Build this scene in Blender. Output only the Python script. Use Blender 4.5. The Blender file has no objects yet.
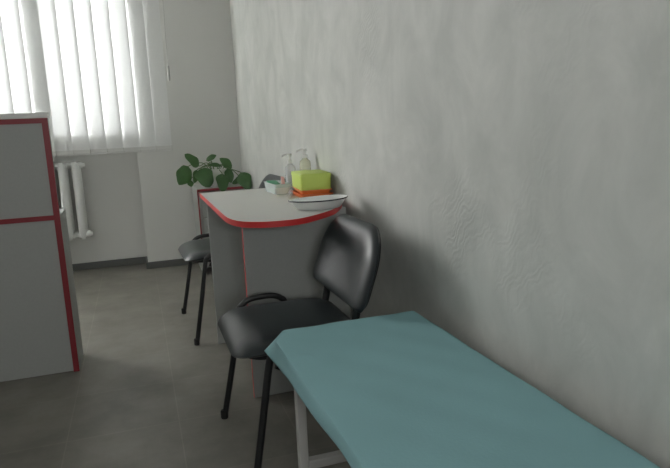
import bpy, bmesh, math, random
from mathutils import Vector, Matrix
random.seed(7)
S = bpy.context.scene
COL = S.collection

# ------------------------------------------------------------ camera
FPX = 600.4
cd = bpy.data.cameras.new('camera'); cam = bpy.data.objects.new('camera', cd); COL.objects.link(cam)
cd.sensor_fit = 'HORIZONTAL'; cd.sensor_width = 36.0; cd.lens = FPX * 36.0 / 670.0; cd.clip_start = 0.02
pi_, ya_, ro_ = math.radians(10.42), math.radians(17.897), math.radians(-2.535)
fw = Vector((math.sin(ya_) * math.cos(pi_), math.cos(ya_) * math.cos(pi_), -math.sin(pi_)))
rt = Vector((math.cos(ya_), -math.sin(ya_), 0)); up = rt.cross(fw)
r2 = math.cos(ro_) * rt + math.sin(ro_) * up
u2 = -math.sin(ro_) * rt + math.cos(ro_) * up
cam.matrix_world = Matrix(((r2.x, u2.x, -fw.x, 0), (r2.y, u2.y, -fw.y, 0), (r2.z, u2.z, -fw.z, 1.10), (0, 0, 0, 1)))
S.camera = cam

# ------------------------------------------------------------ world, daylight, exposure
w = bpy.data.worlds.new('overcast_sky'); S.world = w; w.use_nodes = True
bgn = w.node_tree.nodes['Background']
bgn.inputs['Color'].default_value = (1.0, 1.0, 0.985, 1)
bgn.inputs['Strength'].default_value = 36.0
ld = bpy.data.lights.new('window_daylight', 'AREA'); ld.shape = 'RECTANGLE'; ld.size = 3.1; ld.size_y = 1.75
lo = bpy.data.objects.new('window_daylight', ld); COL.objects.link(lo)
lo.location = (-1.45, 5.46, 1.9); lo.rotation_euler = (math.radians(-90), 0, 0)
ld.cycles.is_portal = True
ld2 = bpy.data.lights.new('added_fill_daylight', 'AREA'); ld2.shape = 'RECTANGLE'; ld2.size = 1.05; ld2.size_y = .70  # portal of the added rear window, there only to bring in fill daylight
lo2 = bpy.data.objects.new('added_fill_daylight', ld2); COL.objects.link(lo2)
lo2.location = (-.125, -2.29, 1.55); lo2.rotation_euler = (math.radians(90), 0, 0)
ld2.cycles.is_portal = True
S.view_settings.view_transform = 'Standard'; S.view_settings.look = 'None'
S.view_settings.exposure = 0.12; S.view_settings.gamma = 1.0
S.view_settings.use_curve_mapping = False

# ------------------------------------------------------------ materials
def mat(name, col, rough=0.6, metal=0.0, spec=0.5, noise=None, bump=None, translucent=None, alpha=None, sheen=0.0):
    m = bpy.data.materials.new(name); m.use_nodes = True
    nt = m.node_tree; N = nt.nodes; L = nt.links
    b = N['Principled BSDF']; out = N['Material Output']
    b.inputs['Base Color'].default_value = (*col, 1)
    b.inputs['Roughness'].default_value = rough; b.inputs['Metallic'].default_value = metal
    b.inputs['Specular IOR Level'].default_value = spec
    b.inputs['Sheen Weight'].default_value = sheen
    tc = N.new('ShaderNodeTexCoord')
    if noise:
        sc, amt = noise[0], noise[1]
        n = N.new('ShaderNodeTexNoise'); n.inputs['Scale'].default_value = sc; n.inputs['Detail'].default_value = 4
        L.new(tc.outputs['Object'], n.inputs['Vector'])
        mx = N.new('ShaderNodeMix'); mx.data_type = 'RGBA'
        mx.inputs[6].default_value = (*[c * (1 - amt) for c in col], 1)
        mx.inputs[7].default_value = (*[min(1, c * (1 + amt)) for c in col], 1)
        L.new(n.outputs['Fac'], mx.inputs[0]); L.new(mx.outputs[2], b.inputs['Base Color'])
    if bump:
        n2 = N.new('ShaderNodeTexNoise'); n2.inputs['Scale'].default_value = bump[0]; n2.inputs['Detail'].default_value = 3
        L.new(tc.outputs['Object'], n2.inputs['Vector'])
        bp = N.new('ShaderNodeBump'); bp.inputs['Strength'].default_value = bump[1]; bp.inputs['Distance'].default_value = 0.004
        L.new(n2.outputs['Fac'], bp.inputs['Height']); L.new(bp.outputs['Normal'], b.inputs['Normal'])
    if translucent:
        t = N.new('ShaderNodeBsdfTranslucent'); t.inputs['Color'].default_value = (*translucent[1], 1)
        ms = N.new('ShaderNodeMixShader'); ms.inputs[0].default_value = translucent[0]
        L.new(b.outputs[0], ms.inputs[1]); L.new(t.outputs[0], ms.inputs[2]); L.new(ms.outputs[0], out.inputs[0])
    if alpha is not None:
        t = N.new('ShaderNodeBsdfTransparent'); ms = N.new('ShaderNodeMixShader'); ms.inputs[0].default_value = alpha
        L.new(t.outputs[0], ms.inputs[1]); L.new(b.outputs[0], ms.inputs[2]); L.new(ms.outputs[0], out.inputs[0])
    return m

def plaster(name):
    m = bpy.data.materials.new(name); m.use_nodes = True
    nt = m.node_tree; N = nt.nodes; L = nt.links; b = N['Principled BSDF']
    b.inputs['Roughness'].default_value = 0.75; b.inputs['Specular IOR Level'].default_value = 0.25
    tc = N.new('ShaderNodeTexCoord')
    mp = N.new('ShaderNodeMapping'); mp.inputs['Scale'].default_value = (1, 1.25, 0.95)
    L.new(tc.outputs['Object'], mp.inputs['Vector'])
    n1 = N.new('ShaderNodeTexNoise'); n1.inputs['Scale'].default_value = 4.2; n1.inputs['Detail'].default_value = 7
    n1.inputs['Roughness'].default_value = 0.62; n1.inputs['Distortion'].default_value = 0.5
    L.new(mp.outputs['Vector'], n1.inputs['Vector'])
    cr = N.new('ShaderNodeValToRGB')
    cr.color_ramp.elements[0].position = 0.36; cr.color_ramp.elements[0].color = (0.500, 0.515, 0.490, 1)
    cr.color_ramp.elements[1].position = 0.68; cr.color_ramp.elements[1].color = (0.615, 0.622, 0.592, 1)
    L.new(n1.outputs['Fac'], cr.inputs['Fac']); L.new(cr.outputs['Color'], b.inputs['Base Color'])
    # brushed strokes of the decorative coat
    n2 = N.new('ShaderNodeTexNoise'); n2.inputs['Scale'].default_value = 2.2; n2.inputs['Detail'].default_value = 3
    L.new(tc.outputs['Object'], n2.inputs['Vector'])
    wv = N.new('ShaderNodeTexWave'); wv.bands_direction = 'DIAGONAL'; wv.inputs['Scale'].default_value = 20
    wv.inputs['Distortion'].default_value = 16; wv.inputs['Detail'].default_value = 3; wv.inputs['Detail Scale'].default_value = 0.8
    L.new(tc.outputs['Object'], wv.inputs['Vector'])
    ms = N.new('ShaderNodeMapRange'); ms.inputs[1].default_value = 0.55; ms.inputs[2].default_value = 0.72
    L.new(n2.outputs['Fac'], ms.inputs[0])
    mu = N.new('ShaderNodeMath'); mu.operation = 'MULTIPLY'
    L.new(wv.outputs['Fac'], mu.inputs[0]); L.new(ms.outputs[0], mu.inputs[1])
    n3 = N.new('ShaderNodeTexNoise'); n3.inputs['Scale'].default_value = 24; n3.inputs['Detail'].default_value = 5
    L.new(mp.outputs['Vector'], n3.inputs['Vector'])
    ad = N.new('ShaderNodeMath'); ad.operation = 'MULTIPLY_ADD'; ad.inputs[1].default_value = 0.35
    L.new(n3.outputs['Fac'], ad.inputs[0]); L.new(mu.outputs[0], ad.inputs[2])
    ad2 = N.new('ShaderNodeMath'); ad2.operation = 'MULTIPLY_ADD'; ad2.inputs[1].default_value = 0.45
    L.new(n1.outputs['Fac'], ad2.inputs[0]); L.new(ad.outputs[0], ad2.inputs[2])
    bp = N.new('ShaderNodeBump'); bp.inputs['Strength'].default_value = 0.30; bp.inputs['Distance'].default_value = 0.004
    L.new(ad2.outputs[0], bp.inputs['Height']); L.new(bp.outputs['Normal'], b.inputs['Normal'])
    return m

def floor_mat():
    m = bpy.data.materials.new('floor_tiles'); m.use_nodes = True
    nt = m.node_tree; N = nt.nodes; L = nt.links; b = N['Principled BSDF']
    b.inputs['Roughness'].default_value = 0.42; b.inputs['Specular IOR Level'].default_value = 0.45
    tc = N.new('ShaderNodeTexCoord')
    mp = N.new('ShaderNodeMapping'); mp.inputs['Location'].default_value = (0.34, 0.16, 0)
    L.new(tc.outputs['Object'], mp.inputs['Vector'])
    br = N.new('ShaderNodeTexBrick'); br.offset = 0.0; br.inputs['Scale'].default_value = 1.0
    br.inputs['Brick Width'].default_value = 0.4; br.inputs['Row Height'].default_value = 0.4
    br.inputs['Mortar Size'].default_value = 0.0025; br.inputs['Mortar Smooth'].default_value = 0.3
    br.inputs['Color1'].default_value = (1, 1, 1, 1); br.inputs['Color2'].default_value = (0.93, 0.93, 0.93, 1)
    br.inputs['Mortar'].default_value = (1.16, 1.16, 1.14, 1)
    L.new(mp.outputs['Vector'], br.inputs['Vector'])
    n = N.new('ShaderNodeTexNoise'); n.inputs['Scale'].default_value = 3.2; n.inputs['Detail'].default_value = 8
    n.inputs['Roughness'].default_value = 0.65
    L.new(tc.outputs['Object'], n.inputs['Vector'])
    cr = N.new('ShaderNodeValToRGB')
    cr.color_ramp.elements[0].position = 0.35; cr.color_ramp.elements[0].color = (0.150, 0.143, 0.125, 1)
    cr.color_ramp.elements[1].position = 0.70; cr.color_ramp.elements[1].color = (0.240, 0.229, 0.200, 1)
    L.new(n.outputs['Fac'], cr.inputs['Fac'])
    mx = N.new('ShaderNodeMix'); mx.data_type = 'RGBA'; mx.blend_type = 'MULTIPLY'; mx.inputs[0].default_value = 1
    L.new(cr.outputs['Color'], mx.inputs[6]); L.new(br.outputs['Color'], mx.inputs[7])
    L.new(mx.outputs[2], b.inputs['Base Color'])
    return m

def sheet_mat():
    m = mat('teal_nonwoven', (0.245, 0.445, 0.475), 0.72, spec=0.3, noise=(3.0, 0.10), bump=(160, 0.12))
    return m

M = {}
M['plaster'] = plaster('grey_textured_plaster')
M['paint'] = mat('pale_grey_paint', (0.66, 0.66, 0.635), 0.8, noise=(2.0, 0.04), bump=(30, 0.08))
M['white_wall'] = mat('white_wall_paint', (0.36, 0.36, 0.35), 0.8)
M['ceiling'] = mat('white_ceiling', (0.60, 0.60, 0.585), 0.9)
M['floor'] = floor_mat()
M['skirting'] = mat('grey_skirting', (0.12, 0.125, 0.118), 0.5)
M['pvc'] = mat('white_pvc', (0.78, 0.79, 0.78), 0.35)
M['glass'] = mat('window_glass', (0.9, 0.95, 0.95), 0.03, alpha=0.08)
M['blind'] = mat('white_blind_fabric', (0.74, 0.75, 0.74), 0.8, noise=(60, 0.03), translucent=(0.043, (0.85, 0.87, 0.88)))
M['blind_weight'] = mat('white_blind_weight', (0.62, 0.62, 0.60), 0.6)
M['cord'] = mat('white_cord', (0.42, 0.42, 0.40), 0.6)
M['radiator'] = mat('white_enamel_radiator', (0.86, 0.87, 0.85), 0.35, noise=(20, 0.03))
M['laminate'] = mat('grey_laminate', (0.37, 0.385, 0.37), 0.5, noise=(90, 0.06))
M['laminate_top'] = mat('light_grey_laminate', (0.56, 0.56, 0.535), 0.45, noise=(120, 0.05))
M['red'] = mat('red_edge_band', (0.60, 0.035, 0.035), 0.4)
M['dimmed_red'] = mat('dimmed_red_edge_band', (0.23, 0.014, 0.022), 0.4)  # counter and cabinet red, darkened in the colour for dim backlit faces
M['leather'] = mat('black_leatherette', (0.018, 0.025, 0.028), 0.38, spec=0.52, bump=(260, 0.10))
M['leather_edge'] = mat('black_plastic_shell', (0.012, 0.013, 0.014), 0.5)
M['black_metal'] = mat('black_painted_steel', (0.012, 0.013, 0.014), 0.35)
M['rubber'] = mat('black_rubber', (0.010, 0.010, 0.010), 0.7)
M['grey_metal'] = mat('grey_painted_steel', (0.48, 0.48, 0.46), 0.45)
M['vinyl'] = mat('dark_vinyl_pad', (0.05, 0.06, 0.065), 0.5)
M['sheet'] = sheet_mat()
M['enamel'] = mat('white_enamel', (0.80, 0.82, 0.80), 0.42)
M['enamel_rim'] = mat('dark_blue_enamel', (0.010, 0.013, 0.03), 0.25)
M['lime'] = mat('lime_plastic', (0.56, 0.70, 0.14), 0.42)
M['orange'] = mat('orange_plastic', (0.85, 0.22, 0.06), 0.4)
M['mint'] = mat('mint_clear_plastic', (0.78, 0.86, 0.83), 0.2, alpha=0.6)
M['white_plastic'] = mat('white_plastic', (0.78, 0.78, 0.76), 0.4)
M['green_pack'] = mat('green_packet', (0.03, 0.26, 0.12), 0.4)
M['pink_pack'] = mat('pale_pink_packet', (0.80, 0.45, 0.42), 0.5)
M['clear'] = mat('clear_plastic', (0.86, 0.88, 0.88), 0.10, alpha=0.30)
M['liquid'] = mat('pale_yellow_liquid', (0.72, 0.72, 0.50), 0.2, alpha=0.45)
M['label_dark'] = mat('dark_olive_label', (0.10, 0.11, 0.06), 0.6)
M['label_white'] = mat('white_label', (0.75, 0.75, 0.73), 0.6)
M['bag'] = mat('clear_film', (0.9, 0.9, 0.9), 0.12, alpha=0.20)
M['paper'] = mat('white_paper', (0.85, 0.85, 0.84), 0.8)
M['leaf'] = mat('green_leaf', (0.046, 0.118, 0.036), 0.42, noise=(25, 0.30), translucent=(0.12, (0.12, 0.30, 0.06)))
M['stem'] = mat('green_stem', (0.10, 0.17, 0.06), 0.6)
M['pot'] = mat('white_pot', (0.66, 0.66, 0.62), 0.4)
M['soil'] = mat('dark_soil', (0.03, 0.022, 0.015), 0.95, noise=(80, 0.4))

# ------------------------------------------------------------ helpers
def obj(name, bm, m, parent=None, origin=(0, 0, 0), smooth=True, bevel=0.0):
    """links the bmesh as ONE object; geometry was given in world (or thing-local) coordinates about origin"""
    bmesh.ops.translate(bm, verts=bm.verts, vec=-Vector(origin))
    bmesh.ops.recalc_face_normals(bm, faces=bm.faces)
    me = bpy.data.meshes.new(name); bm.to_mesh(me); bm.free()
    me.materials.append(m)
    if smooth:
        me.shade_smooth()
        try: me.set_sharp_from_angle(angle=math.radians(38))
        except Exception: pass
    o = bpy.data.objects.new(name, me); COL.objects.link(o)
    if parent is not None: o.parent = parent
    else: o.location = origin
    if bevel:
        b = o.modifiers.new('bevel', 'BEVEL'); b.width = bevel; b.segments = 2; b.limit_method = 'ANGLE'
        b.harden_normals = False
    return o

def tag(o, label=None, cat=None, group=None, kind=None):
    if label: o['label'] = label
    if cat: o['category'] = cat
    if group: o['group'] = group
    if kind: o['kind'] = kind
    return o

def thing(name, loc, label, cat, group=None):
    o = bpy.data.objects.new(name, None); COL.objects.link(o); o.location = loc
    o.empty_display_size = 0.1
    return tag(o, label, cat, group)

def structure(name, bm, m, parent=None, **k):
    o = obj(name, bm, m, parent, **k)
    if parent is None: o['kind'] = 'structure'
    return o

def copy_tree(o, parent=None):
    c = o.copy(); COL.objects.link(c); c.parent = parent
    for ch in list(o.children): copy_tree(ch, c)
    return c

def B(): return bmesh.new()

def box(bm, x0, x1, y0, y1, z0, z1):
    v = [bm.verts.new((x, y, z)) for x in (x0, x1) for y in (y0, y1) for z in (z0, z1)]
    for f in ((0, 1, 3, 2), (4, 6, 7, 5), (0, 4, 5, 1), (2, 3, 7, 6), (0, 2, 6, 4), (1, 5, 7, 3)):
        bm.faces.new([v[i] for i in f])

def prism(bm, pts, z0, z1):
    a = [bm.verts.new((x, y, z0)) for x, y in pts]; b = [bm.verts.new((x, y, z1)) for x, y in pts]
    n = len(pts)
    bm.faces.new(a[::-1]); bm.faces.new(b)
    for i in range(n): bm.faces.new((a[i], a[(i + 1) % n], b[(i + 1) % n], b[i]))

def catmull(pts, k=6, closed=False):
    P = [Vector(p) for p in pts]; n = len(P); out = []
    rng = n if closed else n - 1
    for i in range(rng):
        p0 = P[(i - 1) % n] if closed or i > 0 else P[0]
        p1 = P[i]; p2 = P[(i + 1) % n]
        p3 = P[(i + 2) % n] if closed or i + 2 < n else P[-1]
        for j in range(k):
            t = j / k
            out.append(0.5 * ((2 * p1) + (p2 - p0) * t + (2 * p0 - 5 * p1 + 4 * p2 - p3) * t * t + (3 * p1 - p0 - 3 * p2 + p3) * t ** 3))
    if not closed: out.append(P[-1])
    return out

def tube(bm, pts, r, seg=10, closed=False, flat=None):
    """round (or oval: flat=(ra, rb, axis)) tube along points; r a number or a list"""
    P = [Vector(p) for p in pts]; n = len(P); rings = []; prev = None
    for i in range(n):
        if closed: t = (P[(i + 1) % n] - P[i - 1]).normalized()
        else: t = (P[min(i + 1, n - 1)] - P[max(i - 1, 0)]).normalized()
        if prev is None:
            a = Vector((0, 1, 0)) if abs(t.y) < 0.9 else Vector((1, 0, 0))
            u = t.cross(a).normalized()
        else:
            u = (prev - t * prev.dot(t)).normalized()
        prev = u; v = t.cross(u)
        rr = r[i] if isinstance(r, (list, tuple)) else r
        ra, rb = (rr, rr) if flat is None else flat
        rings.append([bm.verts.new(P[i] + u * ra * math.cos(2 * math.pi * k / seg) + v * rb * math.sin(2 * math.pi * k / seg)) for k in range(seg)])
    for i in range(n if closed else n - 1):
        a, b = rings[i], rings[(i + 1) % n]
        for k in range(seg): bm.faces.new((a[k], a[(k + 1) % seg], b[(k + 1) % seg], b[k]))
    if not closed:
        bm.faces.new(rings[0][::-1]); bm.faces.new(rings[-1])

def lathe(bm, prof, c=(0, 0, 0), seg=24, cap0=True, cap1=True, sy=1.0):
    rings = []
    for r, z in prof:
        rings.append([bm.verts.new((c[0] + r * math.cos(2 * math.pi * k / seg), c[1] + sy * r * math.sin(2 * math.pi * k / seg), c[2] + z)) for k in range(seg)])
    for a, b in zip(rings, rings[1:]):
        for k in range(seg): bm.faces.new((a[k], a[(k + 1) % seg], b[(k + 1) % seg], b[k]))
    if cap0: bm.faces.new(rings[0][::-1])
    if cap1: bm.faces.new(rings[-1])

def rrect(w, h, radii, k=8):
    """outline with corner radii (br, tr, tl, bl) as list of (u, v), centred"""
    pts = []
    cs = [(w / 2, -h / 2, -90, radii[0], -1, 1), (w / 2, h / 2, 0, radii[1], -1, -1), (-w / 2, h / 2, 90, radii[2], 1, -1), (-w / 2, -h / 2, 180, radii[3], 1, 1)]
    for cx, cy, a0, r, sx, sy in cs:
        ox, oy = cx + sx * r, cy + sy * r
        for i in range(k + 1):
            a = math.radians(a0 + 90 * i / k); pts.append((ox + r * math.cos(a), oy + r * math.sin(a)))
    return pts

def cushion(bm, outline, tf, tb, edge, fn, pw=4.0):
    """pillowed pad: front height tf and back height tb at the middle, edge half-height, fn maps (u,v,w) to a point"""
    n = len(outline); all_r = []
    ss = [0.12, 0.3, 0.5, 0.68, 0.82, 0.91, 0.965, 0.99]
    def prof(s): return (1 - s ** pw) ** 0.6
    for side, t in ((1, tf), (-1, tb)):
        rr = []
        for s in (ss if side > 0 else ss):
            rr.append([bm.verts.new(fn(u * s, v * s, side * (edge * (1 - s ** 16) + (t - edge) * prof(s)))) for u, v in outline])
        all_r.append(rr)
    rim = [bm.verts.new(fn(u, v, 0)) for u, v in outline]
    for rr, side, t in ((all_r[0], 1, tf), (all_r[1], -1, tb)):
        c = bm.verts.new(fn(0, 0, side * t))
        for k in range(n): bm.faces.new((c, rr[0][k], rr[0][(k + 1) % n]))
        for a, b in zip(rr, rr[1:]):
            for k in range(n): bm.faces.new((a[k], b[k], b[(k + 1) % n], a[(k + 1) % n]))
        a = rr[-1]
        for k in range(n): bm.faces.new((a[k], rim[k], rim[(k + 1) % n], a[(k + 1) % n]))

# ============================================================ THE ROOM
XR, XL, YB, YF, ZC = 0.828, -3.4, 5.03, -2.2, 2.75      # right wall, left wall, pier face, rear wall, ceiling
YN = 5.28                                               # back of the window niche
bm = B(); box(bm, XL - .1, XR + .1, YF - .1, 5.6, -.08, 0); structure('floor', bm, M['floor'])
bm = B(); box(bm, XL - .1, XR + .1, YF - .1, 5.6, ZC, ZC + .08); structure('ceiling', bm, M['ceiling'])
bm = B(); box(bm, XR, XR + .1, YF - .1, 5.6, 0, ZC); structure('wall_right', bm, M['plaster'])
bm = B(); box(bm, XL - .1, XL, YF - .1, 5.6, 0, ZC); structure('wall_left', bm, M['white_wall'])
VX0, VX1, VZ0, VZ1 = -.50, .30, 1.30, 1.80                 # small unseen window added behind the viewer for fill light
bm = B(); box(bm, XL, VX0, YF - .1, YF, 0, ZC); box(bm, VX1, XR, YF - .1, YF, 0, ZC); box(bm, VX0, VX1, YF - .1, YF, 0, VZ0); box(bm, VX0, VX1, YF - .1, YF, VZ1, ZC)
structure('wall_rear', bm, M['white_wall'])
WX0, WX1, WZ0, WZ1 = -2.92, 0.012, 1.105, 2.6  # left stretch, out of view, added without blinds to brighten the room
bm = B()
box(bm, WX1, XR, YB, 5.5, 0, ZC)                        # pier beside the window
box(bm, XL, WX0, YB, 5.5, 0, ZC)
box(bm, WX0, WX1, YN, 5.5, 0, WZ0 - .03)                # niche under the sill
box(bm, WX0, WX1, YB, 5.5, WZ1, ZC)
structure('wall_window', bm, M['paint'])
w2 = thing('added_fill_window', ((VX0 + VX1) / 2, YF - .06, VZ0), None, None); w2['kind'] = 'structure'  # frame and glass of the added fill window
og = w2.location.copy()
bm = B()
for a_, b_, c_, d_ in ((VX0, VX1, VZ0, VZ0 + .06), (VX0, VX1, VZ1 - .06, VZ1), (VX0, VX0 + .06, VZ0 + .06, VZ1 - .06), (VX1 - .06, VX1, VZ0 + .06, VZ1 - .06), (-.15, -.10, VZ0 + .06, VZ1 - .06)):
    box(bm, a_, b_, YF - .09, YF - .04, c_, d_)
obj('window_frame', bm, M['pvc'], w2, og, bevel=.004)
bm = B(); box(bm, VX0 + .02, VX1 - .02, YF - .068, YF - .062, VZ0 + .02, VZ1 - .02); obj('window_pane', bm, M['glass'], w2, og)
# skirting of niche, pier and walls
bm = B(); box(bm, WX0, WX1 - .001, YN - .016, YN, 0, .055); structure('baseboard_niche', bm, M['skirting'], bevel=.004)
bm = B(); box(bm, WX1 - .016, XR - .016, YB - .016, YB, 0, .055); box(bm, WX1 - .016, WX1, YB, YN - .016, 0, .055)
structure('baseboard_pier', bm, M['skirting'], bevel=.004)
bm = B(); box(bm, XR - .016, XR, YF, YB, 0, .055); structure('baseboard_right', bm, M['skirting'], bevel=.004)
# window
win = thing('window_1', ((WX0 + WX1) / 2, 5.35, WZ0), None, None); win['kind'] = 'structure'
og = win.location.copy()
bm = B(); fy0, fy1 = 5.32, 5.38
box(bm, WX0, WX1, fy0, fy1, WZ0, WZ0 + .05); box(bm, WX0, WX1, fy0, fy1, WZ1 - .06, WZ1)
for x0, x1 in ((WX0, WX0 + .06), (WX1 - .02, WX1), (-.735, -.60), (-1.52, -1.39), (-2.24, -2.11)):
    box(bm, x0, x1, fy0, fy1, WZ0 + .05, WZ1 - .06)
obj('window_frame', bm, M['pvc'], win, og, bevel=.004)
bm = B(); box(bm, WX0 + .02, WX1 - .005, 5.347, 5.353, WZ0 + .02, WZ1 - .02); obj('window_pane', bm, M['glass'], win, og)
bm = B(); box(bm, WX0 + .001, WX1 - .001, 4.992, 5.5, WZ0 - .03, WZ0); obj('window_sill', bm, M['pvc'], win, og, bevel=.005)

# ============================================================ RADIATOR
rad = thing('radiator', (-.85, 5.17, .28), 'white cast iron radiator in the niche under the blinds, behind the reception counter', 'radiator')
og = rad.location.copy()
for i in range(9):
    cx = -.456 - .098 * i
    bm = B()
    for yy in (5.115, 5.225):
        path = [(cx, yy, .30), (cx, yy, .34), (cx, yy, .60), (cx, yy, .84), (cx, yy, .885)]
        tube(bm, path, [.022, .031, .031, .031, .022], seg=12)
    for z in (.315, .865):
        tube(bm, [(cx, 5.105, z), (cx, 5.235, z)], .027, seg=12)
        tube(bm, [(cx - .049, 5.17, z), (cx + .049, 5.17, z)], .024, seg=12)
        tube(bm, [(cx - .034, 5.125, z), (cx + .034, 5.125, z)], [.024, .024], seg=12)
    tube(bm, [(cx, 5.115, .28), (cx, 5.115, .31)], .014, seg=8)
    obj('section', bm, M['radiator'], rad, og)
for z in (.865, .315):
    bm = B(); tube(bm, [(-.428, 5.14, z), (-.408, 5.14, z)], .024, seg=12); tube(bm, [(-.408, 5.14, z), (-.388, 5.14, z)], .017, seg=6)
    obj('end_plug', bm, M['radiator'], rad, og)
for xx in (-.59, -1.08):
    bm = B(); box(bm, xx - .012, xx + .012, 5.17, YN, .835, .85); obj('wall_bracket', bm, M['radiator'], rad, og)
bm = B(); tube(bm, catmull([(-1.27, 5.17, .315), (-1.36, 5.17, .315), (-1.40, 5.17, .27), (-1.40, 5.17, 0)], 5), .014, seg=10)
obj('supply_pipe', bm, M['radiator'], rad, og)

# ============================================================ VERTICAL BLIND
bl = thing('vertical_blind', (-.55, 4.97, .945), 'white vertical fabric blinds glowing in front of the window', 'blinds')
og = bl.location.copy()
PITCH, WID, ANG = .1205, .146, math.radians(8)
bm = B(); bw = B(); xs = []
for i in range(15):
    cx = .208 - PITCH * i
    xs.append(cx)
    ca, sa = math.cos(ANG), math.sin(ANG)
    rows = []
    for z in (.985, 2.66):
        row = []
        for k in range(9):
            t = (k / 8 - .5) * WID
            bow = .004 * (1 - (2 * k / 8 - 1) ** 2)
            row.append(Vector((cx + t * ca - bow * sa, 4.97 - t * sa - bow * ca, z)))
        rows.append(row)
    va = [[bm.verts.new(p) for p in r] for r in rows]
    vb = [[bm.verts.new(p + Vector((0, .0006, 0))) for p in r] for r in rows]
    for k in range(8):
        bm.faces.new((va[0][k], va[0][k + 1], va[1][k + 1], va[1][k]))
    for p in vb[0] + vb[1]: bm.verts.remove(p)
    # weighted bottom pocket of each vane
    lo_ = []
    for z in (.945, .986):
        lo_.append([[bw.verts.new((cx + t * ca + o_ * sa, 4.97 - t * sa + o_ * ca, z)) for t in (-WID / 2, WID / 2)] for o_ in (-.0042, .0042)])
    f0, f1 = lo_[0][0]; b0, b1 = lo_[0][1]; F0, F1 = lo_[1][0]; B0, B1 = lo_[1][1]
    for q in ((f0, f1, F1, F0), (b0, b1, B1, B0), (f0, b0, B0, F0), (f1, b1, B1, F1), (f0, f1, b1, b0), (F0, F1, B1, B0)): bw.faces.new(q)
bm_ = bm
for x0 in (-.684,):                                     # one vane hangs doubled behind its neighbour
    v4 = [bm.verts.new(p) for p in ((x0, 5.0, .985), (x0 + .128, 4.985, .985), (x0 + .128, 4.985, 2.66), (x0, 5.0, 2.66))]
    bm.faces.new(v4)
obj('slats', bm, M['blind'], bl, og)
obj('slat_weights', bw, M['blind_weight'], bl, og)
bm = B(); tube(bm, [(-1.5, 4.955, .957), (.27, 4.955, .957)], .0022, seg=6); obj('stabiliser_chain', bm, M['blind_weight'], bl, og)
bm = B(); box(bm, -1.6, .34, 4.93, 5.0, 2.66, 2.71); obj('headrail', bm, M['pvc'], bl, og, bevel=.004)
bm = B(); tube(bm, [(.318, 4.94, 2.66), (.304, 4.94, 1.59)], .0018, seg=6)
cordo = obj('control_cord', bm, M['cord'], bl, og)
bm = B(); lathe(bm, [(.004, .115), (.009, .105), (.010, .02), (.006, 0)], (.304, 4.94, 1.48), seg=10); obj('cord_weight', bm, M['cord'], cordo, og)

# ============================================================ RECEPTION COUNTER
RX, RY, RZ = -.351, 2.941, 1.179
rc = thing('reception_counter', (-1.05, 3.06, 0), 'tall grey reception counter with red edge trim standing under the blinds', 'counter')
og = rc.location.copy()
def banded(name, parent, og, bm_body, bm_band, m=None, red=True, rm='red'):
    p = obj(name, bm_body, m or M['laminate'], parent, og, bevel=.0012)
    e = obj('edge_band', bm_band, M[rm] if red else M['laminate'], p, og)
    if red: tag(e, 'red edge trim')
    return p
SD = .026                                               # the upper screen is one board deep, the lower carcass deeper
bm = B(); box(bm, RX - .025, RX, RY + .002, RY + SD, .749, RZ - .022); box(bm, RX - .025, RX, RY + .002, RY + .24, 0, .749)
b2 = B(); box(b2, RX - .0252, RX + .0002, RY, RY + .002, 0, RZ - .022)
banded('side_panel', rc, og, bm, b2, rm='dimmed_red')
bm = B(); box(bm, -1.75, RX, RY + .002, RY + SD, RZ - .022, RZ); b2 = B(); box(b2, -1.75, RX + .0002, RY, RY + .002, RZ - .022, RZ + .0002)
banded('top_board', rc, og, bm, b2, rm='dimmed_red')
bm = B(); box(bm, -1.75, RX - .025, RY + .002, RY + .24, .727, .749); b2 = B(); box(b2, -1.75, RX - .0252, RY, RY + .002, .727, .749)
banded('shelf_board', rc, og, bm, b2, rm='dimmed_red')
bm = B(); box(bm, -1.75, RX - .025, RY + .006, RY + .022, .749, RZ - .022); obj('upper_panel', bm, M['laminate'], rc, og)
bm = B(); box(bm, -1.75, RX - .025, RY + .006, RY + .022, .004, .727); obj('lower_panel', bm, M['laminate'], rc, og)
bm = B(); box(bm, -1.775, -1.75, RY, RY + .24, 0, RZ); obj('end_panel', bm, M['laminate'], rc, og)
bm = B(); box(bm, -1.70, RX + .003, RY + .006, RY + .05, RZ + .0004, RZ + .024)
tag(obj('capping_board', bm, M['white_plastic'], rc, og, bevel=.003), 'white capping board on top of the counter')
bm = B()
vv = [bm.verts.new(p) for p in ((RX + .0012, 3.022, .748), (RX + .0032, 3.018, .748), (RX + .018, 3.0, .847), (RX + .006, 3.03, .847))]
bm.faces.new(vv)
r_ = bmesh.ops.solidify(bm, geom=bm.faces[:], thickness=.0012)
tag(obj('paper_note', bm, M['paper'], None, (RX + .006, 3.03, .745)), 'small white paper note curling off the side of the reception counter', 'paper')

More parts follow.
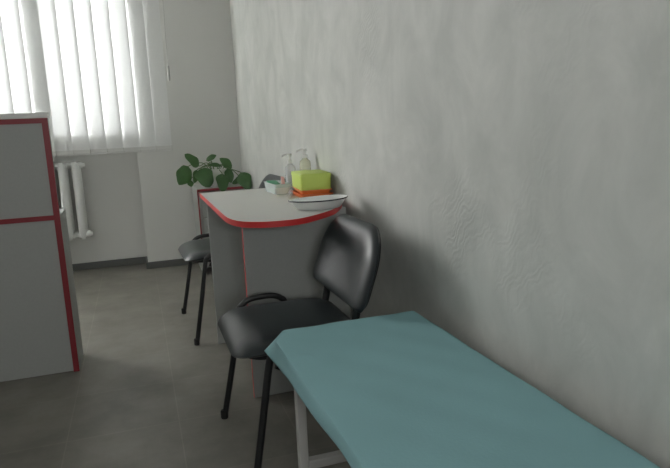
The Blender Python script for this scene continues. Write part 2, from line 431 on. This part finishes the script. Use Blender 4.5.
# ============================================================ DESK
ZT = .78
dk = thing('desk', (.56, 2.6, 0), 'grey desk with a rounded red-edged top against the textured wall', 'desk')
og = dk.location.copy()
front = catmull([(.293, 2.31, 0), (.295, 2.195, 0), (.305, 2.118, 0), (.326, 2.062, 0), (.364, 2.022, 0), (.427, 1.996, 0), (.519, 2.004, 0), (.613, 2.070, 0), (.690, 2.150, 0), (.755, 2.262, 0), (.800, 2.372, 0), (.822, 2.48, 0)], 5)
outl = [(.293, 3.13)] + [(p.x, p.y) for p in front] + [(.822, 3.13)]
bm = B(); prism(bm, outl, ZT - .020, ZT)
top = obj('tabletop', bm, M['laminate_top'], dk, og, bevel=.0015)
bm = B()
edge = [(.500, 3.1312)] + [(.2925, 3.1312)] + [(p.x, p.y) for p in front]
def offs(pts, d):
    out = []
    for i, p in enumerate(pts):
        a = Vector(pts[max(i - 1, 0)]); c = Vector(pts[min(i + 1, len(pts) - 1)]); t = (c - a).normalized()
        out.append((p[0] + t.y * d, p[1] - t.x * d))
    return out
e2 = offs([(p.x, p.y) for p in [Vector((.293, 3.13, 0))] + front], .002)
e1 = [(.293, 3.13)] + [(p.x, p.y) for p in front]
prism(bm, e1 + e2[::-1], ZT - .0205, ZT + .0005)
tag(obj('edge_band', bm, M['red'], top, og), 'red edge trim')
for nm, x0, y in (('support_panel', .368, 2.319), ('support_panel', .313, 3.021)):
    bm = B(); box(bm, x0 + .001, .802, y, y + .018, 0, ZT - .0205)
    b2 = B(); box(b2, x0 + .0006, x0 + .001, y + .0002, y + .0178, 0, ZT - .0205)
    banded(nm, dk, og, bm, b2, red=x0 > .34)
bm = B(); box(bm, .784, .802, 2.337, 3.021, .25, ZT - .0205); obj('back_panel', bm, M['laminate'], dk, og)

# ============================================================ CABINET BY THE FAR WALL
cb = thing('cabinet', (.606, 4.79, 0), 'low grey cabinet with red edges in the far corner, under the potted plant', 'cabinet')
og = cb.location.copy()
cx0, cx1, cy0, cy1, cz = .410, .802, 4.57, 5.005, .660
bm = B()
box(bm, cx0, cx0 + .018, cy0 + .002, cy1, 0, cz - .018); box(bm, cx1 - .018, cx1, cy0 + .002, cy1, 0, cz - .018)
box(bm, cx0 + .018, cx1 - .018, cy1 - .01, cy1, .05, cz - .018); box(bm, cx0 + .018, cx1 - .018, cy0 + .03, cy1 - .01, .05, .066)
box(bm, cx0, cx1, cy0 + .002, cy1, cz - .018, cz)
body = obj('body', bm, M['laminate'], cb, og)
bm = B()
box(bm, cx0 - .0005, cx0 + .009, cy0, cy0 + .002, 0, cz - .018); box(bm, cx1 - .018, cx1 + .0005, cy0, cy0 + .002, 0, cz - .018)
box(bm, cx0 - .0005, cx1 + .0005, cy0, cy0 + .002, cz - .018, cz + .0005)
tag(obj('edge_band', bm, M['dimmed_red'], body, og), 'red edge trim')
for k in range(3):
    z0 = .06 + k * .193
    bm = B(); box(bm, cx0 + .021, cx1 - .021, cy0 + .006, cy0 + .024, z0, z0 + .188)
    d_ = obj('drawer', bm, M['laminate'], cb, og, bevel=.002)
    bm = B(); tube(bm, catmull([(.55, cy0 + .006, z0 + .12), (.555, cy0 - .018, z0 + .12), (.655, cy0 - .018, z0 + .12), (.66, cy0 + .006, z0 + .12)], 4), .005, seg=8)
    obj('handle', bm, M['grey_metal'], d_, og)

# ============================================================ CHAIRS
def make_chair(label, lean=0.0, lift=0.0):
    t = thing('visitor_chair', (0, 0, 0), label, 'chair', 'black stacking chairs')
    # seat
    bm = B(); ol = rrect(.425, .455, (.085, .085, .075, .075), 8)   # u -> x (front = -x), v -> y
    def fs(u, v, w_):
        f = max(0, (-u - .10)) ; zz = .440 + w_ - 1.2 * f * f
        return (u - .052, v, zz)
    cushion(bm, ol, .034, .020, .017, fs, 3.2)
    seat = obj('seat', bm, M['leather'], t)
    bm = B(); prism(bm, [(u * .84 - .045, v * .90) for u, v in ol], .411, .424)
    obj('seat_shell', bm, M['leather_edge'], seat)
    # backrest
    bm = B(); ol = rrect(.528, .256, (.040, .125, .135, .040), 9)   # u -> y, v -> up
    def fb(u, v, w_):
        z = .655 + lift + v * .98
        taper = 1 - .05 * max(0, v) / .15
        x = .127 + lean + (v + .126) * .34 - .22 * u * u - w_ + .004
        return (x, u * taper - .022, z)
    cushion(bm, ol, .024, .020, .015, fb, 7.0)
    back = obj('backrest', bm, M['leather'], t)
    bm = B()
    def fb2(u, v, w_):
        p = fb(u * .95, v * .95, w_); return (p[0] + .012, p[1], p[2])
    cushion(bm, ol, .010, .014, .008, fb2)
    obj('backrest_shell', bm, M['leather_edge'], back)
    # side frames: inverted U, foot to foot
    for s in (1, -1):
        y = s * .266
        bm = B()
        path = catmull([(-.250, y + s * .028, .012), (-.208, y + s * .010, .22), (-.171, y, .418), (-.158, y, .448), (-.128, y, .467), (-.080, y, .472), (-.040, y, .470), (-.008, y, .456), (.012, y, .425), (.075, y + s * .010, .24), (.155, y + s * .028, .012)], 5)
        tube(bm, path, .0125, seg=12, flat=(.0115, .0095))
        fr = obj('side_frame', bm, M['black_metal'], t)
        for xx in (-.252, .157):
            bm = B(); lathe(bm, [(.0125, 0), (.0140, .003), (.0140, .030), (.0110, .034)], (xx, y + s * .028, 0), seg=12)
            obj('rubber_foot', bm, M['rubber'], fr)
    for xx in (-.120, .0):
        bm = B(); tube(bm, [(xx, -.262, .392), (xx, .262, .392)], .011, seg=10)
        for s in (1, -1): tube(bm, [(xx, s * .262, .392), (xx - .03 if xx < -.05 else xx + .015, s * .262, .41)], .009, seg=8)
        obj('cross_bar', bm, M['black_metal'], t)
    for s in (1, -1):
        y = s * .155 - .012
        bm = B()
        path = catmull([(.180 + lean, y, .665 + lift), (.165 + lean, y, .61 + lift), (.146 + lean, y, .54 + lift), (.136 + lean * .6, y, .485 + lift * .5), (.120, y, .430), (.080, y, .396), (.0, y, .390), (-.13, y, .390)], 5)
        tube(bm, path, .012, seg=12, flat=(.0135, .0105))
        obj('back_support', bm, M['black_metal'], t)
    return t
chair = make_chair('black leatherette chair between the desk and the teal couch, facing the counter')
chair.location = (.480, 1.900, 0)
c2 = make_chair('black leatherette chair tucked in behind the desk, near the cabinet with the plant', .085, .045)
c2.location = (.449, 3.36, 0); c2.rotation_euler = (0, 0, math.radians(2))

# ============================================================ COUCH AND SHEET
bd = thing('treatment_couch', (.55, .75, 0), 'massage couch on a grey tubular frame along the textured wall, under the teal sheet', 'couch')
og = bd.location.copy()
BX0, BX1, BY0, BY1, BZ = .314, .752, -.16, 1.600, .525
q = .0125
for x in (.342, .715):
    for y in (1.416, .02):
        bm = B(); box(bm, x - q, x + q, y - q, y + q, .012, .460)
        lg = obj('leg', bm, M['grey_metal'], bd, og, bevel=.003)
        bm = B(); box(bm, x - q - .001, x + q + .001, y - q - .001, y + q + .001, 0, .014); obj('foot_cap', bm, M['rubber'], lg, og)
for y in (1.416, .02):
    bm = B(); box(bm, .342 + q, .715 - q, y - q, y + q, .205, .230); obj('stretcher', bm, M['grey_metal'], bd, og, bevel=.003)
bm = B()
for x in (.342, .715): box(bm, x - q, x + q, BY0 + .03, BY1 - .03, .460, .485)
for y in (1.53, 1.416, .75, .02, -.1): box(bm, .342 + q, .715 - q, y - q, y + q, .460, .485)
obj('top_frame', bm, M['grey_metal'], bd, og)
bm = B(); prism(bm, [(BX0 + .008, BY0), (BX1 - .004, BY0), (BX1 - .004, BY1 - .006), (BX0 + .045, BY1 - .006), (BX0 + .008, BY1 - .085)], .485, .524); obj('padded_top', bm, M['vinyl'], bd, og, bevel=.010)

# sheet: a cloth whose overhang falls down every side, with a stiff fold sticking out at the far corner
bm = B()
NX, NY = 90, 220
OL, OF = .068, .075
def lerp_tab(tab, t):
    if t <= tab[0][0]: return tab[0][1]
    for (a0, b0), (a1, b1) in zip(tab, tab[1:]):
        if t <= a1:
            k = (t - a0) / (a1 - a0); k = k * k * (3 - 2 * k) * .5 + k * .5
            return b0 + (b1 - b0) * k
    return tab[-1][1]
RIDGE = [(0, .350), (.045, .324), (.085, .311), (.16, .311), (.35, .314), (3, .314)]     # left edge of the flat top, by distance from the far end
HEMX = [(0, .292), (.04, .302), (.12, .308), (.25, .304), (.44, .306), (.62, .310), (3, .306)]
DROP = [(0, .052), (.04, .063), (.12, .061), (.25, .043), (.44, .041), (.62, .030), (.9, .034), (3, .036)]
def sheet_pt(i, j):
    W_ = BX1 - BX0; L_ = BY1 - BY0
    u = -OL + (W_ + OL + .03) * i / NX
    v = -OF + (L_ + OF + .06) * j / NY                  # v: distance from far edge towards the near end
    a = max(0, -u) / OL; b = max(0, -v); c = max(0, u - W_); d = max(0, v - L_)
    v0 = min(max(v, 0), L_); rx = lerp_tab(RIDGE, v0)
    y = BY1 - v0; z = BZ + .0035
    R = .012
    def fall(s, flare):
        if s < R * 1.57: return R * math.sin(s / R), R * (1 - math.cos(s / R))
        return R + flare * (s - R * 1.57), R + (s - R * 1.57) * math.sqrt(1 - flare * flare)
    if a > 0:
        kk = min(1, v0 / .10); ex = 1 + .35 * kk; hx = lerp_tab(HEMX, v0); x = rx + (hx - rx) * (1 - (1 - a) ** (1 + .7 * kk)); z -= lerp_tab(DROP, v0) * a ** ex
        if b > 0:
            out, dz = fall(b, .12); y += out * .5 * (1 - a); z -= dz * (1 - a) ** .8
    else:
        x = rx + (BX1 - rx) * min(max(u, 0), W_) / W_
        if b > 0:
            out, dz = fall(b, .12); y += out - .004; z -= dz
        elif c > 0:
            out, dz = fall(c, .05); x += out; z -= dz
        elif d > 0:
            out, dz = fall(d, .1); y -= out; z -= dz
    n = .0010 * math.sin(u * 21 + v * 5) * math.sin(v * 13 - u * 8) + .0006 * math.sin(u * 47 - v * 31)
    z += n
    # small crescent-shaped pucker near the far left corner
    qx, qy = (u - .032) / .022, (v - .235) / .020
    rr = math.hypot(qx, qy)
    if rr > .05: z += .0035 * math.exp(-((rr - 1) / .35) ** 2) * max(0, .35 + .65 * (qx * .6 - qy * .8) / rr)
    return (x, y, z)
V = [[bm.verts.new(sheet_pt(i, j)) for j in range(NY + 1)] for i in range(NX + 1)]
for i in range(NX):
    for j in range(NY): bm.faces.new((V[i][j], V[i + 1][j], V[i + 1][j + 1], V[i][j + 1]))
bmesh.ops.recalc_face_normals(bm, faces=bm.faces)
me_sheet = obj('disposable_sheet', bm, M['sheet'], None, (.54, .72, BZ))
tag(me_sheet, 'teal nonwoven sheet covering the couch, its corner hanging over the edge', 'sheet')
me_sheet.data.shade_smooth()
so = me_sheet.modifiers.new('solid', 'SOLIDIFY'); so.thickness = .0012; so.offset = 1

# ============================================================ THINGS ON THE DESK
# kidney dish
kd = B(); RIMN = 48
def bean(s, t):
    a, b = .118, .078
    x = a * math.cos(t); y = b * math.sin(t)
    y += .010 * (x / a) ** 2 - (.006 * math.exp(-(x / .06) ** 2) if math.sin(t) > 0 else 0)
    return Vector((x * s, y * s, 0))
DA = math.radians(11); DC = Vector((.659, 2.216, ZT))
def dplace(p, z):
    return Vector((DC.x + p.x * math.cos(DA) - p.y * math.sin(DA), DC.y + p.x * math.sin(DA) + p.y * math.cos(DA), DC.z + z))
prof = [(.0001, .0025), (.70, .0025), (.76, .006), (.86, .019), (.96, .035), (1.0, .039), (1.025, .039), (.97, .034), (.88, .017), (.77, .002), (.72, 0), (.0001, 0)]
rings = [[kd.verts.new(dplace(bean(s, 2 * math.pi * k / RIMN), z)) for k in range(RIMN)] for s, z in prof]
for a, b in zip(rings, rings[1:]):
    for k in range(RIMN): kd.faces.new((a[k], a[(k + 1) % RIMN], b[(k + 1) % RIMN], b[k]))
bmesh.ops.remove_doubles(kd, verts=kd.verts, dist=.0002)
dish = obj('kidney_dish', kd, M['enamel'], None, DC)
tag(dish, 'white enamel kidney dish with a dark rim on the desk edge', 'dish')
bm = B(); tube(bm, [dplace(bean(1.028, 2 * math.pi * k / RIMN), .0365) for k in range(RIMN)], .0026, seg=8, closed=True)
tag(obj('rim', bm, M['enamel_rim'], dish, DC), 'dark blue enamel rim')

def rbox(bm, cx, cy, w_, d_, z0, z1, r, ang=0, taper=1.0, k=5, top_r=.0):
    ol = rrect(w_, d_, (r, r, r, r), k)
    c, s = math.cos(ang), math.sin(ang)
    prof = [(1, z0)] + ([(taper, z1 - top_r), (taper * (1 - .35 * top_r / max(w_, d_) * 2), z1 - .3 * top_r), (taper * (1 - top_r / min(w_, d_) * 2), z1)] if top_r else [(taper, z1)])
    rs = [[bm.verts.new((cx + (u * c - v * s) * t, cy + (u * s + v * c) * t, z)) for u, v in ol] for t, z in prof]
    n = len(ol)
    for a, b in zip(rs, rs[1:]):
        for i in range(n): bm.faces.new((a[i], a[(i + 1) % n], b[(i + 1) % n], b[i]))
    bm.faces.new(rs[0][::-1]); bm.faces.new(rs[-1])

def tray(bm, cx, cy, w_, d_, z0, h, r, ang, wall=.003, lip=.006):
    """open tray with wall, floor and turned-out lip"""
    c, s = math.cos(ang), math.sin(ang)
    def ring(ww, dd, z): return [bm.verts.new((cx + u * c - v * s, cy + u * s + v * c, z)) for u, v in rrect(ww, dd, (r,) * 4, 5)]
    seq = [(w_ - .012, d_ - .012, z0), (w_, d_, z0 + h - .003), (w_ + 2 * lip, d_ + 2 * lip, z0 + h - .003), (w_ + 2 * lip, d_ + 2 * lip, z0 + h), (w_ - 2 * wall, d_ - 2 * wall, z0 + h), (w_ - .012 - 2 * wall, d_ - .012 - 2 * wall, z0 + wall)]
    rs = [ring(*q_) for q_ in seq]; n = len(rs[0])
    for a, b in zip(rs, rs[1:]):
        for i in range(n): bm.faces.new((a[i], a[(i + 1) % n], b[(i + 1) % n], b[i]))
    bm.faces.new(rs[0][::-1]); bm.faces.new(rs[-1])

# orange trays under the green box
GA = math.radians(-4); GX, GY = .748, 2.64
labels = ['lower orange plastic tray of the pair under the lime green box', 'upper orange plastic tray, directly beneath the lime green box']
for k in range(2):
    z0 = ZT + .0005 + k * .0185
    bm = B(); tray(bm, GX + .003 * k - .002, GY, (.136, .132)[k], .235, z0, .018, .014, GA + (.04 if k == 0 else -.01))
    o = obj('plastic_tray', bm, M['orange'], None, (GX, GY, z0)); tag(o, labels[k], 'tray', 'orange trays')
gz = ZT + .0375
gb = thing('storage_box', (GX, GY, gz), 'lime green plastic box on top of the orange trays', 'box'); og = gb.location.copy()
bm = B(); rbox(bm, GX, GY, .136, .225, gz, gz + .054, .012, GA, 1.02); obj('body', bm, M['lime'], gb, og)
bm = B(); rbox(bm, GX, GY, .142, .232, gz + .054, gz + .072, .014, GA, 1.0, top_r=.007); obj('lid', bm, M['lime'], gb, og)

# mint tray with packets
TX, TY, TA = .642, 2.868, math.radians(3)
tr = thing('supply_tray', (TX, TY, ZT), 'mint clear plastic tray of packets beside the green box', 'tray'); og = tr.location.copy()
bm = B(); tray(bm, TX, TY, .080, .215, ZT + .0005, .050, .010, TA, .002, .003); obj('tray_body', bm, M['mint'], tr, og)
bm = B(); box(bm, TX - .036, TX + .036, TY - .112, TY - .1105, ZT + .004, ZT + .034); tag(obj('front_label', bm, M['label_white'], tr, og), 'white label strip')
def packet(name, c, w_, l_, th, rot, m, label, cat, group=None):
    bm = B(); ol = rrect(w_, l_, (.004,) * 4, 3)
    Rm = Matrix.Rotation(rot[2], 3, 'Z') @ Matrix.Rotation(rot[1], 3, 'Y') @ Matrix.Rotation(rot[0], 3, 'X')
    cushion(bm, ol, th, th, th * .25, lambda u, v, w__: Vector(c) + Rm @ Vector((u, v, w__)))
    o = obj(name, bm, m, None, c); tag(o, label, cat, group); return o
packet('packet', (TX - .006, TY + .03, ZT + .041), .055, .10, .006, (.25, .1, .2), M['green_pack'], 'dark green packet lying in the mint tray', 'packet')
packet('packet', (TX - .004, TY + .055, ZT + .016), .06, .085, .010, (0, 0, 0), M['label_white'], 'white packet at the bottom of the mint tray', 'packet')
for k, (lab, dx, dy, rz) in enumerate((('pink-striped sachet leaning at the front of the mint tray', .014, -.068, .35), ('pink-striped sachet leaning behind the front one in the mint tray', .016, -.045, .15))):
    packet('sachet', (TX + dx, TY + dy, ZT + .050), .020, .075, .0035, (1.0, .35, rz), M['pink_pack'] if k == 0 else M['label_white'], lab if k == 0 else 'white sachet leaning behind the pink one in the mint tray', 'sachet', 'sachets in the mint tray')

# pump bottles
def pump_bottle(x, y, r, hs, hp, body_m, label, ang, lab_m):
    t = thing('pump_bottle', (x, y, ZT), label, 'bottle', 'pump bottles on the desk'); og = t.location.copy()
    bm = B(); lathe(bm, [(r * .9, .0005), (r, .006), (r, hs - .022), (r * .9, hs - .010), (r * .5, hs), (.011, hs + .006)], (x, y, ZT), seg=24); obj('bottle_body', bm, body_m, t, og)
    bm = B(); lathe(bm, [(.0125, hs + .004), (.013, hs + .020), (.0055, hs + .023), (.0045, hp - .012)], (x, y, ZT), seg=16); obj('collar', bm, M['white_plastic'], t, og)
    bm = B(); lathe(bm, [(.009, hp - .012), (.0105, hp - .008), (.0095, hp)], (x, y, ZT), seg=16)
    dx, dy = math.cos(ang), math.sin(ang)
    tube(bm, catmull([(x, y, ZT + hp - .005), (x + dx * .018, y + dy * .018, ZT + hp - .003), (x + dx * .034, y + dy * .034, ZT + hp - .008), (x + dx * .040, y + dy * .040, ZT + hp - .014)], 4), .0042, seg=8)
    obj('pump_head', bm, M['white_plastic'], t, og)
    bm = B(); tube(bm, [(x, y, ZT + .01), (x, y, ZT + hs)], .002, seg=6); obj('dip_tube', bm, M['white_plastic'], t, og)
    bm = B(); lathe(bm, [(r + .0004, hs * .30), (r + .0004, hs * .62)], (x, y, ZT), seg=24, cap0=False, cap1=False); obj('label_band', bm, lab_m, t, og)
    return t
pump_bottle(.715, 2.885, .027, .132, .185, M['clear'], 'clear pump bottle between the mint tray and the green box', 2.6, M['clear'])
pump_bottle(.776, 2.825, .028, .158, .206, M['liquid'], 'pale yellow pump bottle with an olive label behind the green box', 2.6, M['label_dark'])

# clear film bag
bm = B(); rows = []
for j in range(9):
    row = []
    for i in range(15):
        t_ = i / 14; h = j / 8
        x = .645 + .028 * t_ + .004 * math.sin(t_ * 17 + j)
        y = 2.55 + .19 * t_
        row.append(bm.verts.new((x + .007 * math.sin(h * 3.1) * (1 if (i % 2) else .6) - .016 * (1 - h), y - .004 * math.cos(j * 2.3 + i), ZT + .001 + .058 * h * (1 - .35 * t_) + .004 * math.sin(i * 1.7) * h)))
    rows.append(row)
for j in range(8):
    for i in range(14): bm.faces.new((rows[j][i], rows[j][i + 1], rows[j + 1][i + 1], rows[j + 1][i]))
bmesh.ops.translate(bm, verts=bm.verts, vec=(-.006, 0, 0))
tag(obj('plastic_bag', bm, M['bag'], None, (.64, 2.64, ZT)), 'crumpled clear plastic film beside the orange trays', 'plastic bag')

# ============================================================ POTTED PLANT ON THE CABINET
PX, PY, PZ = .588, 4.78, cz
pl = thing('potted_plant', (PX, PY, PZ), 'broad-leaved green plant in a white pot on the low cabinet', 'plant'); og = pl.location.copy()
bm = B(); lathe(bm, [(.060, 0), (.064, .004), (.084, .118), (.092, .120), (.093, .134), (.084, .134), (.080, .112), (.001, .110)], (PX, PY, PZ), seg=32, cap1=False); obj('pot', bm, M['pot'], pl, og)
bm = B(); lathe(bm, [(.079, .108), (.060, .114), (.001, .117)], (PX, PY, PZ), seg=24, cap0=False, cap1=False); obj('soil', bm, M['soil'], pl, og)
# base x, z, tip x, z, width, y of base, y of tip, twist
leaves = [(.374, .828, .287, .696, .107, 4.72, 4.66, .25), (.456, .823, .352, .921, .069, 4.74, 4.70, -.5), (.463, .807, .512, .664, .115, 4.70, 4.63, .1),
          (.439, .794, .408, .695, .053, 4.76, 4.74, .5), (.372, .721, .381, .643 + .03, .040, 4.70, 4.68, .2), (.515, .862, .593, .900, .040, 4.74, 4.73, .6),
          (.525, .827, .632, .812, .042, 4.76, 4.74, .9), (.709, .792, .614, .875, .061, 4.76, 4.72, -.3), (.610, .762, .594, .632, .084, 4.61, 4.535, .1),
          (.670, .802, .684, .680, .061, 4.73, 4.68, -.3), (.766, .712, .690, .676, .044, 4.72, 4.68, .3), (.752, .762, .800, .630, .090, 4.61, 4.54, -.1)]
bm = B(); st = B()
for bx_, bz_, tx_, tz_, wd, by_, ty_, tw in leaves:
    a = Vector((bx_, by_, bz_)); b = Vector((tx_, ty_, tz_)); ax = b - a; ln = ax.length; ax.normalize()
    side = ax.cross(Vector((0, -1, 0))).normalized(); nrm = side.cross(ax).normalized()
    if nrm.y > 0: nrm = -nrm
    side = (side * math.cos(tw) + nrm * math.sin(tw)).normalized(); nrm = ax.cross(side).normalized()
    if nrm.y > 0: nrm = -nrm
    NL, NW = 12, 6; g = []
    for i in range(NL + 1):
        t_ = i / NL
        half = wd * .60 * (1 + .10 * math.sin(9 * t_ + bx_ * 40)) * (math.sin(math.pi * min(1, t_ ** .80)) ** .62) * (1.0 if t_ < .97 else .6) if 0 < i < NL else .0008
        row = []
        for k in range(NW + 1):
            s_ = k / NW * 2 - 1
            p = a + ax * ln * t_ + side * half * s_ + nrm * (.10 * ln * math.sin(math.pi * t_) - .22 * half * s_ * s_ + .10 * half * abs(s_) + .02 * half * math.sin(t_ * 15 + s_ * 3))
            row.append(bm.verts.new(p))
        g.append(row)
    for i in range(NL):
        for k in range(NW): bm.faces.new((g[i][k], g[i][k + 1], g[i + 1][k + 1], g[i + 1][k]))
    # stalk from the pot to the leaf
    root = Vector((PX + (bx_ - PX) * .22, PY - .01, PZ + .105))
    mid = (root + a) / 2 + Vector((0, 0, .055))
    mid.z = max(min(mid.z, a.z + .02), PZ + .128)
    tube(st, catmull([root, root * .6 + mid * .4 + Vector((0, 0, .03)), mid, a, a + ax * ln * .35 + nrm * .004], 5), .0033, seg=6)
obj('foliage', bm, M['leaf'], pl, og); obj('stems', st, M['stem'], pl, og)
